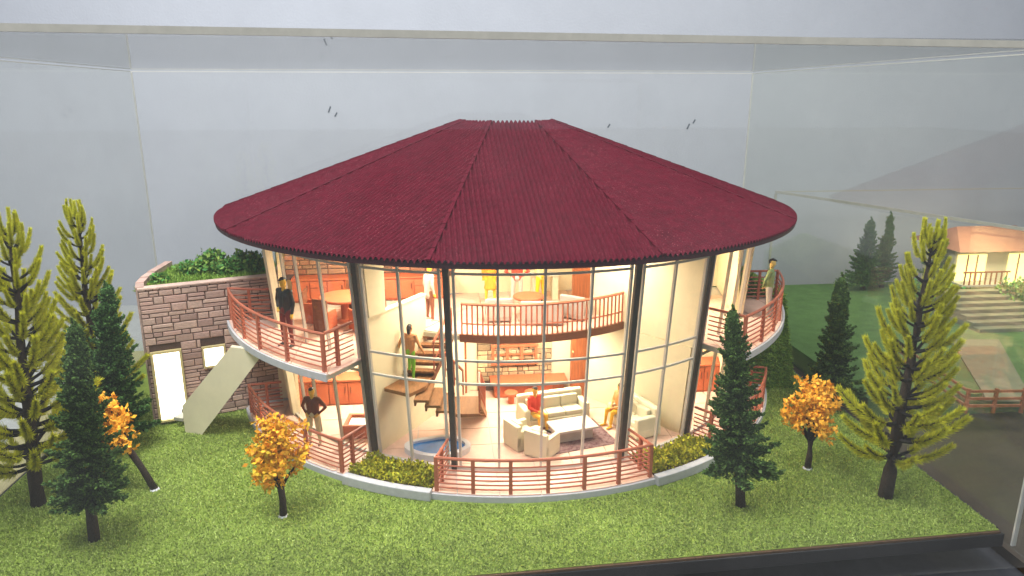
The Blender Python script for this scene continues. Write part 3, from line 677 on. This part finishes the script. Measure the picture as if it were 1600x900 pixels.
# ------------------------------------------------------------------ people: small painted figures
PM = {}
def pm(c):
    if c not in PM:
        nm = 'paint_%d_%d_%d' % c; mat(nm, s2l(*c), .5, .10, 9, spec=.4); PM[c] = nm
    return PM[c]
def person(label, loc, rz, h, pose, skin, top, bottom, shoe, hair, extra=None, skirt=None, longtop=False):
    S = []   # (p, q, r0, r1, colour)
    def seg(p_, q_, r0, r1, c): S.append((Vector(p_), Vector(q_), r0, r1, c))
    hip = Vector((0, 0, .93)); lean = 0
    sit = pose == 'sit'
    if sit: hip = Vector((0, 0, .48))
    up = Vector((0, -.10 if pose in ('bend', 'climb') else 0, 1)).normalized()
    if pose == 'bend': up = Vector((0, -.3, 1)).normalized()
    ch = hip + up * .36; nk = hip + up * .56; hd = hip + up * .70 + Vector((0, -.02, 0))
    seg(hip + up * .02, hip + up * .02, .135, .135, bottom)
    for s_ in (-1, 1):
        seg(hip + Vector((s_ * .05, 0, 0)), ch + Vector((s_ * .08, 0, 0)), .115, .125, top)
        seg(ch + Vector((s_ * .06, 0, .06)), nk + Vector((s_ * .13, 0, -.06)), .11, .075, top)
    if longtop: seg(hip + Vector((0, 0, -.1)), ch, .165, .15, top)
    seg(nk + Vector((0, 0, -.05)), hd, .05, .055, skin)
    seg(hd + Vector((0, 0, -.045)), hd + Vector((0, -.005, .05)), .078, .092, skin)
    seg(hd + Vector((0, -.09, -.01)), hd + Vector((0, -.1, -.025)), .018, .02, skin)
    for s_ in (-1, 1): seg(hd + Vector((s_ * .088, .01, 0)), hd + Vector((s_ * .09, .01, .02)), .018, .02, skin)
    seg(hd + Vector((0, .03, .06)), hd + Vector((0, -.015, .085)), .085, .078, hair)
    if extra == 'bun': seg(hd + Vector((0, .1, .02)), hd + Vector((0, .09, -.1)), .06, .05, hair)
    if extra == 'cap': seg(hd + Vector((0, -.06, .10)), hd + Vector((0, -.12, .09)), .04, .02, hair)
    for s_ in (-1, 1):
        hj = hip + Vector((s_ * .095, 0, -.02))
        if sit: kn = hj + Vector((s_ * .03, -.42, .04)); an = kn + Vector((0, -.06, -.42))
        elif pose == 'climb' and s_ > 0: kn = hj + Vector((.02, -.3, -.3)); an = kn + Vector((0, .06, -.36))
        elif pose == 'climb': kn = hj + Vector((-.02, -.03, -.43)); an = kn + Vector((0, .06, -.40))
        else: kn = hj + Vector((s_ * .035, -.02, -.43)); an = kn + Vector((s_ * .02, .02, -.40))
        lc = skin if skirt else bottom
        seg(hj, kn, .098, .068, lc); seg(kn, an, .066, .045, lc)
        toe = an + Vector((s_ * .02, -.15, -.045)); seg(an + Vector((0, .03, -.035)), toe, .045, .036, shoe)
        sh = nk + Vector((s_ * .195, 0, -.07))
        if pose == 'akimbo' and s_ < 0 or pose == 'pockets': el = sh + Vector((s_ * .16, .08, -.27)); wr_ = hip + Vector((s_ * .19, -.06, .06))
        elif pose == 'sit': el = sh + Vector((s_ * .06, -.06, -.27)); wr_ = hip + Vector((s_ * .08, -.28, .14))
        elif pose == 'bend': el = sh + Vector((s_ * .10, -.14, -.24)); wr_ = el + Vector((-s_ * .04, -.2, -.08))
        elif pose == 'back': el = sh + Vector((s_ * .08, .12, -.27)); wr_ = hip + Vector((s_ * .06, .17, .02))
        elif pose == 'climb': el = sh + Vector((s_ * .12, .02, -.26)); wr_ = el + Vector((s_ * .08, -.08, -.22))
        else: el = sh + Vector((s_ * .05, .03, -.29)); wr_ = el + Vector((0, -.06, -.25))
        slc = skin if extra == 'bare' or (extra == 'bun') else top
        seg(nk + Vector((s_ * .12, 0, -.06)), sh, .07, .07, top); seg(sh, el, .062, .05, slc); seg(el, wr_, .05, .036, slc)
        d = (wr_ - el).normalized(); pa = wr_ + d * .07; seg(wr_, pa, .034, .04, skin)
        sd = d.cross(Vector((0, 1, 0))); sd = sd.normalized() if sd.length > .1 else Vector((1, 0, 0))
        for k in range(4): seg(pa + sd * .02 * (k - 1.5), pa + sd * .024 * (k - 1.5) + d * (.075 - .01 * abs(k - 1.5)) + Vector((0, -.015, 0)), .014, .011, skin)
        seg(wr_ + d * .02 + Vector((0, -.03, 0)), pa + Vector((0, -.06, 0)) + d * .02, .015, .012, skin)
    if skirt:
        for k in range(9):
            a_ = 2 * math.pi * k / 9; seg(hip + Vector((0, 0, .05)), hip + Vector((.16 * math.cos(a_), .13 * math.sin(a_), -.40)), .1, .06, skirt)
    # union of tapered capsules -> one continuous skin
    bm = bmesh.new()
    for p_, q_, r0, r1, c in S:
        L = (q_ - p_).length; k = max(1, int(L / (min(r0, r1) * .6)) + 1)
        k = min(k, 14)
        for i in range(k + 1):
            f_ = i / k; ctr = p_.lerp(q_, f_); r_ = r0 + (r1 - r0) * f_
            bmesh.ops.create_icosphere(bm, subdivisions=2 if r_ > .03 else 1, radius=r_, matrix=Matrix.Translation(ctr))
            if L < 1e-6: break
    me = bpy.data.meshes.new('tmp'); bm.to_mesh(me); bm.free()
    to = bpy.data.objects.new('tmp', me); COL.objects.link(to)
    rm = to.modifiers.new('r', 'REMESH'); rm.mode = 'VOXEL'; rm.voxel_size = .018
    sm = to.modifiers.new('s', 'SMOOTH'); sm.factor = .5; sm.iterations = 3
    dg = bpy.context.evaluated_depsgraph_get(); nm = bpy.data.meshes.new_from_object(to.evaluated_get(dg))
    bpy.data.objects.remove(to); bpy.data.meshes.remove(me)
    nm.name = 'person'; nm.materials.clear()
    cols = []
    for s_ in S:
        if s_[4] not in cols: cols.append(s_[4])
    for c in cols: nm.materials.append(MATS[pm(c)])
    nf = len(nm.polygons); ctr = np.zeros(nf * 3); nm.polygons.foreach_get('center', ctr); ctr = ctr.reshape(-1, 3)
    best = np.full(nf, 1e9); idx = np.zeros(nf, int)
    for p_, q_, r0, r1, c in S:
        p__, d = np.array(p_), np.array(q_ - p_); tt = np.clip(((ctr - p__) @ d) / (d @ d + 1e-12), 0, 1)
        dist = np.linalg.norm(ctr - p__ - tt[:, None] * d, axis=1) - (r0 + (r1 - r0) * tt)
        b_ = dist < best; best[b_] = dist[b_]; idx[b_] = cols.index(c)
    nm.polygons.foreach_set('material_index', idx); nm.polygons.foreach_set('use_smooth', [True] * nf)
    vz = np.zeros(len(nm.vertices) * 3); nm.vertices.foreach_get('co', vz); vz = vz.reshape(-1, 3)
    k = h / 1.76; z0 = 0 if sit else vz[:, 2].min()
    vz[:, 2] -= z0; nm.vertices.foreach_set('co', (vz * k).ravel()); nm.update()
    o = link('person', nm, loc=loc); o.rotation_euler = (0, 0, rz); return tag(o, label, 'person', 'painted model people')
Y = (222, 178, 60); SK = (208, 146, 96); BK = (34, 32, 30)
person('person in dark jacket and maroon trousers, one hand on hip, on upper left balcony', (-6.62, -5.5, F2), R(-35), 1.95, 'akimbo', Y, (44, 46, 42), (104, 40, 34), BK, BK, 'cap')
person('person in open brown jacket and pale trousers with hands in pockets on lower left deck', (-6.05, -5.75, F1), R(-15), 1.72, 'pockets', (218, 176, 70), (112, 66, 44), (196, 190, 150), (150, 130, 100), (70, 58, 48))
person('bare shouldered person in green trousers walking up the stairs', (-3.3, -5.75, 2.035), R(180 - 20), 1.62, 'climb', SK, (196, 136, 84), (120, 186, 44), (70, 50, 34), BK, 'bun')
person('person in long grey coat and brown trousers standing at stair top', (-2.72, -3.55, F2), R(120), 1.78, 'stand', Y, (178, 172, 158), (120, 72, 48), (220, 214, 200), (232, 196, 60), longtop=True)
person('person in orange dress standing upstairs near the cream wall', (-.72, -1.85, F2), R(170), 1.75, 'stand', (236, 180, 50), (240, 150, 40), (236, 180, 50), (236, 180, 50), (120, 70, 30), skirt=(240, 150, 40))
person('person in red shirt and grey trousers standing upstairs beside round table', (.12, -2.35, F2), R(175), 1.85, 'pockets', Y, (186, 70, 50), (196, 190, 178), BK, BK)
person('person in white shirt and yellow trousers leaning over the cream desk', (.95, -2.0, F2), R(-150), 1.7, 'bend', Y, (226, 216, 150), (236, 196, 30), BK, (150, 60, 40))
person('seated person in red top and yellow trousers on the long sofa', (.32, -5.32, F1 + .0), R(28), 1.72, 'sit', (226, 172, 70), (214, 60, 40), (232, 176, 60), BK, (56, 50, 46))
person('seated person in tan clothes with yellow legs on the right sofa', (2.92, -5.35, F1 + .0), R(-62), 1.72, 'sit', (214, 150, 84), (220, 160, 96), (232, 180, 40), (226, 180, 60), (96, 84, 40))
person('person in green sweater and grey trousers on upper right balcony', (7.75, -4.4, F2), R(60), 1.88, 'back', (220, 190, 110), (128, 146, 92), (176, 168, 156), (190, 184, 170), BK, 'cap')

# ------------------------------------------------------------------ trees
def needle_branch(k):
    g = np.random.default_rng(100 + k); m = MB()
    cur = [Vector((t, g.normal(0, .01), -.10 * t + .52 * t ** 2.2)) for t in np.linspace(0, 1, 8)]
    m.tube(cur, [.042 * (1 - .6 * i / 7) for i in range(8)], 5, 0)
    n_ = 1050; tt = g.uniform(.2, 1.0, n_) ** .7; pts_ = np.array([[t, 0, -.10 * t + .52 * t ** 2.2] for t in tt]); tan = np.stack([np.ones(n_), np.zeros(n_), -.10 + 1.14 * tt ** 1.2], 1)
    d = g.normal(0, 1, (n_, 3)); d[:, 2] -= .35; d = d / np.linalg.norm(d, axis=1)[:, None] + tan * 1.25; d /= np.linalg.norm(d, axis=1)[:, None]
    sd = np.cross(d, g.normal(0, 1, (n_, 3))); sd /= np.linalg.norm(sd, axis=1)[:, None]; L = .2 * (1.1 - .45 * tt) * g.uniform(.7, 1.2, n_)
    b = len(m.v); q = np.stack([pts_ - sd * .0095, pts_ + sd * .0095, pts_ + d * L[:, None]], 1).reshape(-1, 3)
    m.v += [tuple(x) for x in q]; m.f += [(b + 3 * i, b + 3 * i + 1, b + 3 * i + 2) for i in range(n_)]; m.mi += [1] * n_
    return m.mesh('branch', ['darkbark', 'needle'], fix=False)
NB = [needle_branch(k) for k in range(4)]
def conifer_branch(k, mt):
    g = np.random.default_rng(200 + k); m = MB()
    m.tube([(0, 0, 0), (.5, 0, -.03), (1, 0, .10)], [.022, .016, .006], 4, 0)
    n_ = 300; tt = g.uniform(.06, 1.02, n_); wdt = .30 * (1.05 - tt) + .035
    pts_ = np.stack([tt, g.normal(0, .5, n_) * wdt, -.06 * np.sin(tt * 3) + .10 * tt ** 3 + g.normal(0, .5, n_) * wdt * .55 + .02], 1)
    dirs = np.stack([np.full(n_, .9), pts_[:, 1] * 2.5, np.full(n_, .15)], 1)
    q = leaf_quads(pts_, .10, 300 + k, dirs); b = len(m.v)
    m.v += [tuple(x) for x in q]; m.f += [tuple(b + 4 * i + j for j in range(4)) for i in range(n_)]; m.mi += [1] * n_
    return m.mesh('branch', ['darkbark', mt], fix=False)
CB = {mt: [conifer_branch(k, mt) for k in range(4)] for mt in ('conifer', 'conifer2')}
def trunk_curve(h, lean, n_=9, wob=.03): return [Vector((lean[0] * (i / n_) + random.uniform(-wob, wob) * (0 < i < n_), lean[1] * (i / n_), h * i / n_)) for i in range(n_ + 1)]
def at_curve(c, f_):
    x = min(max(f_, 0), .999) * (len(c) - 1); i = int(x); return c[i].lerp(c[i + 1], x - i)
def monkey_tree(label, loc, h, rmax, lean, z0, seed, whorls=16, per=7):
    random.seed(seed); t = thing('pine_tree', label, 'tree', loc, 0, 'yellow green bottlebrush pines'); c = trunk_curve(h, lean)
    MB().tube(c, [.17 * (1 - .86 * i / 9) + .01 for i in range(10)], 9).build('trunk', 'bark', t, smooth=True)
    for wv_ in range(whorls):
        f_ = z0 + (1 - z0) * (wv_ / (whorls - 1)) ** .93; prof = (1 - wv_ / (whorls - .2)) ** .8; nb = per if wv_ < whorls * .7 else 5
        for k in range(nb):
            L = rmax * (.28 + .72 * prof) * random.uniform(.85, 1.12) * (1 if wv_ > 0 else .85)
            o = link('branch', random.choice(NB), t, loc=at_curve(c, min(f_ + random.uniform(-.012, .012), .985)))
            o.rotation_euler = (0, -R(4 + 34 * (wv_ / whorls) + random.uniform(-6, 6)), 2 * math.pi * (k + .37 * wv_) / nb + random.uniform(-.2, .2)); o.scale = (L, max(L, .72), max(L, .75))
def conifer(label, loc, h, rmax, lean, z0, seed, mt='conifer', nb=190):
    random.seed(seed); t = thing('conifer_tree', label, 'tree', loc, 0, 'dark green conifers'); c = trunk_curve(h, lean)
    MB().tube(c, [.125 * (1 - .85 * i / 9) + .008 for i in range(10)], 8).build('trunk', 'bark', t, smooth=True)
    for k in range(nb):
        u_ = (k + random.random()) / nb; f_ = z0 + (1 - z0) * u_ ** 1.12
        L = rmax * ((1 - u_) ** .72 * .92 + .13) * random.choice((.62, .82, 1.0, 1.0, 1.2))
        o = link('branch', random.choice(CB[mt]), t, loc=at_curve(c, min(f_, .98)))
        o.rotation_euler = (random.uniform(-.3, .3), -R(-4 + 46 * u_ ** 1.5 + random.uniform(-7, 7)), k * 2.39996 + random.uniform(-.3, .3)); o.scale = (L, max(L, .55), max(L, .55))
    o = link('branch', CB[mt][0], t, loc=at_curve(c, .95)); o.rotation_euler = (0, -R(86), 0); o.scale = (.42, .5, .5)
def orange_tree(label, loc, h, rad, lean, seed, mt='orange', bare=.42):
    random.seed(seed); g = np.random.default_rng(seed); t = thing('orange_tree', label, 'tree', loc, 0, 'small orange leaved trees')
    zt = h * bare; top = Vector((lean[0] * bare, lean[1] * bare, zt))
    MB().tube([(0, 0, 0), top * .5 + Vector((.02, 0, 0)), top], [.095, .08, .085], 8).build('trunk', 'bark', t, smooth=True)
    MB().lathe([(.13, 0), (.1, .03), (.07, .05)], 8).build('glue_foot', 'basin', t)
    pts_ = []
    for k in range(11):
        a_ = k * 2.4 + random.uniform(-.3, .3); rr_ = rad * random.uniform(.35, .95) * (1 if k else 0.1); zz = h - (h - zt) * (.12 + .75 * (rr_ / rad) ** 2 * random.uniform(.3, 1.0))
        end = Vector((lean[0] + rr_ * math.cos(a_), lean[1] + rr_ * math.sin(a_), zz)); mid = top.lerp(end, .5) + Vector((rr_ * .22 * math.cos(a_), rr_ * .22 * math.sin(a_), -.04))
        MB().tube([top - Vector((0, 0, .08)), top.lerp(mid, .55), mid, end], [.045, .035, .026, .01], 5).build('branch', 'darkbark', t, smooth=True)
        for q, s_, nn in ((end, .19, 7), (mid.lerp(end, .5), .19, 5), (mid, .16, 3)):
            for _ in range(nn):
                cc = np.array(q) + g.normal(0, s_ * .72, 3) * np.array([1, 1, .9]); pts_.append(cc + g.normal(0, .055, (18, 3)))
    p_ = np.concatenate(pts_); link('crown', np_mesh('crown', leaf_quads(p_, .115, seed), 4, mt), t)
random.seed(3)
monkey_tree('tall yellow green bottlebrush pine at the far left edge', (-12.46, -7.93, 0), 6.85, 1.5, (.5, 0), .17, 31, 16, 7)
monkey_tree('tall yellow green pine behind the two left conifers', (-12.5, -4.15, 0), 6.6, 1.3, (.2, 0), .2, 32, 17, 7)
monkey_tree('tall bright yellow green bottlebrush pine at the right edge', (8.67, -9.79, 0), 6.6, 1.4, (.3, .1), .17, 33, 16, 7)
conifer('dark green conifer nearest the camera at left', (-10.41, -9.62, 0), 5.1, .74, (.33, 0), .2, 41, nb=230)
conifer('dark green conifer beside the lit stone doorway', (-11.8, -5.0, 0), 4.75, .9, (.4, 0), .12, 42, 'conifer2', nb=230)
conifer('dark green conifer standing before the right balcony', (4.86, -9.81, 0), 5.0, .8, (-.62, 0), .21, 43, nb=150)
conifer('dark green conifer by the right case panel', (10.1, -4.72, 0), 4.35, .76, (-.2, 0), .1, 44, nb=210)
orange_tree('orange tree leaning out behind the left conifer', (-9.85, -7.5, 0), 2.75, .55, (-1.2, .1), 51, 'orange')
orange_tree('amber tree standing before the lower left deck', (-6.31, -9.08, 0), 2.55, .55, (.0, 0), 52, 'orange2', .32)
orange_tree('orange tree between the two right hand evergreens', (7.43, -8.23, 0), 2.5, .55, (-.02, 0), 53, 'orange', .34)
def bush(label, loc, rx, rz_h, seed, mt='shrub', n_=900, size=.13, grp='shrubs on the hill'):
    g = np.random.default_rng(seed); t = thing('shrub', label, 'shrub', loc, 0, grp)
    d = g.normal(0, 1, (n_, 3)); d /= np.linalg.norm(d, axis=1)[:, None]; p_ = d * (g.random(n_) ** .35)[:, None] * np.array([rx, rx, rz_h]) * (1 + .25 * np.sin(d[:, :1] * 7 + d[:, 2:] * 5)); p_[:, 2] += rz_h * .9
    p_ = p_[p_[:, 2] > 0]; link('foliage', np_mesh('foliage', leaf_quads(p_, size, seed), 4, mt), t); MB().tube([(0, 0, 0), (0, 0, rz_h)], [.05, .03], 6).build('stem', 'bark', t)
for i, (x, y, r_, hh, l) in enumerate(((-10.05, -1.0, .5, .3, 'low shrub at left end of the hill hedge'), (-9.5, -.6, .5, .52, 'rounded dark shrub second from left on the hill'), (-9.0, -1.1, .5, .36, 'olive shrub in middle of the hill hedge'),
        (-8.45, -.8, .45, .5, 'green shrub right of middle on the hill'), (-7.95, -1.0, .42, .48, 'dark shrub on the hill nearest the house'), (-10.6, -2.2, .22, .22, 'tiny shrub at the front of the hill top'))): bush(l, (x - .45, y, 4.12), r_ * .85, hh * .72, 60 + i)

# ------------------------------------------------------------------ acrylic case
X0, X1, Y0, Y1, ZC, TH = -13.8, 10.72, -12.25, 4.85, 10.72, .14
case = thing('acrylic_case', 'clear acrylic display case over the whole model', 'display case', (0, 0, -.4))
def panel(name, c, d, m):
    o = MB().box((c[0], c[1], c[2] + .4), d).build(name, m, case); return o
zc = (ZC - .395) / 2
fp = panel('front_panel', ((X0 + X1) / 2, Y0, zc), (X1 - X0 - .02, TH * .4, ZC + .39), 'case')
panel('back_panel', ((X0 + X1) / 2, Y1, zc), (X1 - X0 - .02, TH * .4, ZC + .39), 'case')
panel('side_panel', (X0, (Y0 + Y1) / 2, zc), (TH * .4, Y1 - Y0 - .2, ZC + .39), 'case_side')
panel('side_panel', (X1, (Y0 + Y1) / 2, zc), (TH * .4, Y1 - Y0 - .2, ZC + .39), 'case_right')
panel('top_panel', ((X0 + X1) / 2, (Y0 + Y1) / 2, ZC + .05), (X1 - X0, Y1 - Y0, .05), 'case')
MB().beam((X0, Y0 - .03, ZC + .55), (X1, Y0 - .03, ZC + .36), .08, .12).build('panel_edge', 'edge', case)
panel('panel_edge', ((X0 + X1) / 2, Y1, ZC - .02), (X1 - X0, .04, .03), 'edgelight')
for x in (X0, X1): panel('panel_edge', (x, (Y0 + Y1) / 2, ZC - .02), (.025, Y1 - Y0 - .2, .025), 'edgelight')
for x in (X0, X1): panel('panel_edge', (x, Y1 - .03, zc), (.06, .04, ZC + .3), 'edgelight')
panel('panel_edge', (X1 + .02, Y0 + .02, zc), (.16, .12, ZC + .38), 'edgelight'); panel('panel_edge', (X1 - .03, Y0 + .62, zc), (.1, .05, ZC + .2), 'edgelight')
panel('panel_edge', (X0, Y0 + .02, zc), (.16, .12, ZC + .38), 'edgelight')

# ------------------------------------------------------------------ neighbouring model behind the right panel
struct(MB().box((22.4, 3.3, -.37), (21.2, 14.6, .74)).build('neighbour_lawn', 'nlawn'))
nb_ = thing('model_house', 'blurred neighbouring model house with brown roof and yellow lit windows', 'house', (25.0, 8.0, 0))
MB().box((0, 0, 1.3), (4.6, 2.2, 2.6)).build('wall', 'cream', nb_)
mat('nstone', s2l(128, 126, 98), .8, .2); mat('nroof', s2l(140, 96, 80), .7, .15); mat('lit', (1.0, .86, .30), .5, .05, 1, emit=2.0)
MB().add([(-2.7, -1.9, 2.6), (2.7, -1.9, 2.6), (2.7, 1.9, 2.6), (-2.7, 1.9, 2.6), (-1.6, 0, 3.5), (1.6, 0, 3.5)], [(0, 1, 5, 4), (1, 2, 5), (2, 3, 4, 5), (3, 0, 4), (3, 2, 1, 0)]).build('roof', 'nroof', nb_)
for x in (-1.4, 1.3):
    wn_ = MB().box((x, -1.12, 1.5), (1.5, .06, 1.6)).build('window', 'lit', nb_)
    for dx in (-.25, .25): MB().box((x + dx, -1.17, 1.5), (.05, .05, 1.6)).build('glazing_bar', 'wood', wn_)
bl = MB().box((-1.2, -1.6, .95), (2.4, .8, .1)).build('balcony', 'slab', nb_)
for i in range(9): MB().box((-2.3 + i * .27, -1.97, 1.3), (.05, .05, .6)).build('baluster', 'wood', bl)
MB().box((-1.2, -1.97, 1.62), (2.4, .07, .07)).build('handrail', 'wood', bl)
nh = thing('model_house', 'second neighbouring model house lit orange at the right edge', 'house', (28.8, 5.6, 0))
MB().box((0, 0, 1.4), (2.6, 2.6, 2.8)).build('wall', 'cream', nh); MB().add([(-1.7, -1.7, 2.8), (1.7, -1.7, 2.8), (1.7, 1.7, 2.8), (-1.7, 1.7, 2.8), (0, 0, 4.0)], [(0, 1, 4), (1, 2, 4), (2, 3, 4), (3, 0, 4), (3, 2, 1, 0)]).build('roof', 'nroof', nh)
MB().box((-.2, -1.32, 1.6), (1.6, .06, 1.2)).build('window', 'lit', nh)
stp = thing('garden_steps', 'grey stone steps climbing the neighbouring model garden', 'steps', (22.2, 2.2, 0))
for i in range(7): MB().box((0, i * .42, .08 + .08 * i), (3.4, .42, .16 + .16 * i)).build('step', 'nstone', stp)
tag(MB().prism([(15.6, -4.6), (17.0, -4.9), (20.6, 1.0), (18.6, 1.2)], .004, .06).build('garden_path', 'nstone'), 'pale path crossing the neighbouring model garden', 'path')
bush('clipped round hedge before the neighbouring model house', (21.6, 6.4, 0), 1.5, .5, 80, 'shrub', 3000, .16, 'shrubs in the neighbouring garden')
bush('big green shrub beside the neighbouring steps', (24.2, 4.6, 0), .9, .8, 81, 'shrub', 2000, .16, 'shrubs in the neighbouring garden')
conifer('green cone tree beyond the right case panel, leftmost of the neighbour trees', (19.6, 9.2, 0), 3.6, .9, (0, 0), .12, 45, 'conifer2', nb=120)
conifer('slim cone tree right behind the leftmost neighbour tree', (20.9, 9.6, 0), 3.8, .7, (0, 0), .12, 46, 'conifer2', nb=110)
conifer('cone tree beside the neighbouring lit windows', (22.2, 7.4, 0), 3.4, .8, (0, 0), .1, 47, 'conifer2', nb=110)
fn = thing('low_fence', 'low brown rail fence along the neighbouring model garden', 'fence', (14.2, -5.4, 0))
for z in (.25, .5, .75): MB().beam((0, 0, z), (3.6, -.3, z), .06, .08).build('rail', 'wood', fn); MB().beam((0, 0, z), (.6, 4.5, z), .06, .08).build('rail', 'wood', fn)
for i in range(5): MB().box((3.6 * i / 4, -.3 * i / 4, .42), (.09, .09, .84)).build('post', 'wood', fn)
nc = thing('acrylic_case', 'neighbouring acrylic case seen beyond the right panel', 'display case', (0, 0, 0))
MB().beam((15.1, 10.7, 5.0), (20.6, -4.0, 5.0), .1, .12).build('panel_edge', 'edge', nc)
MB().beam((15.1, 10.7, 5.0), (33, 10.7, 5.0), .06, .06).build('panel_edge', 'edge', nc)
MB().beam((15.1, 10.7, 0.01), (15.1, 10.7, 4.9), .1, .1, (0, 1, 0)).build('panel_edge', 'edge', nc)
area('neighbour_fill_light', (23.5, 5.0, 4.9), (23.5, 5.4, 0), 3, 380, (1.0, .92, .55))  # unseen overhead light, added to brighten the neighbouring model
# scuff marks on the back wall
sc_ = thing('scuff_marks', 'small dark scuffs high on the white back wall', 'scuff marks', (0, 12.88, 0))
for x, z, k in ((-7.9, 11.5, .3), (-7.5, 11.8, .22), (-7.7, 9.0, .3), (-7.4, 8.8, .2), (10.9, 8.1, .28), (11.2, 8.4, .2), (6.6, 8.2, .18)):
    MB().beam((x, 0, z), (x + .12, 0, z + k), .012, .07, (1, 0, 0)).build('scuff', 'smudge', sc_)
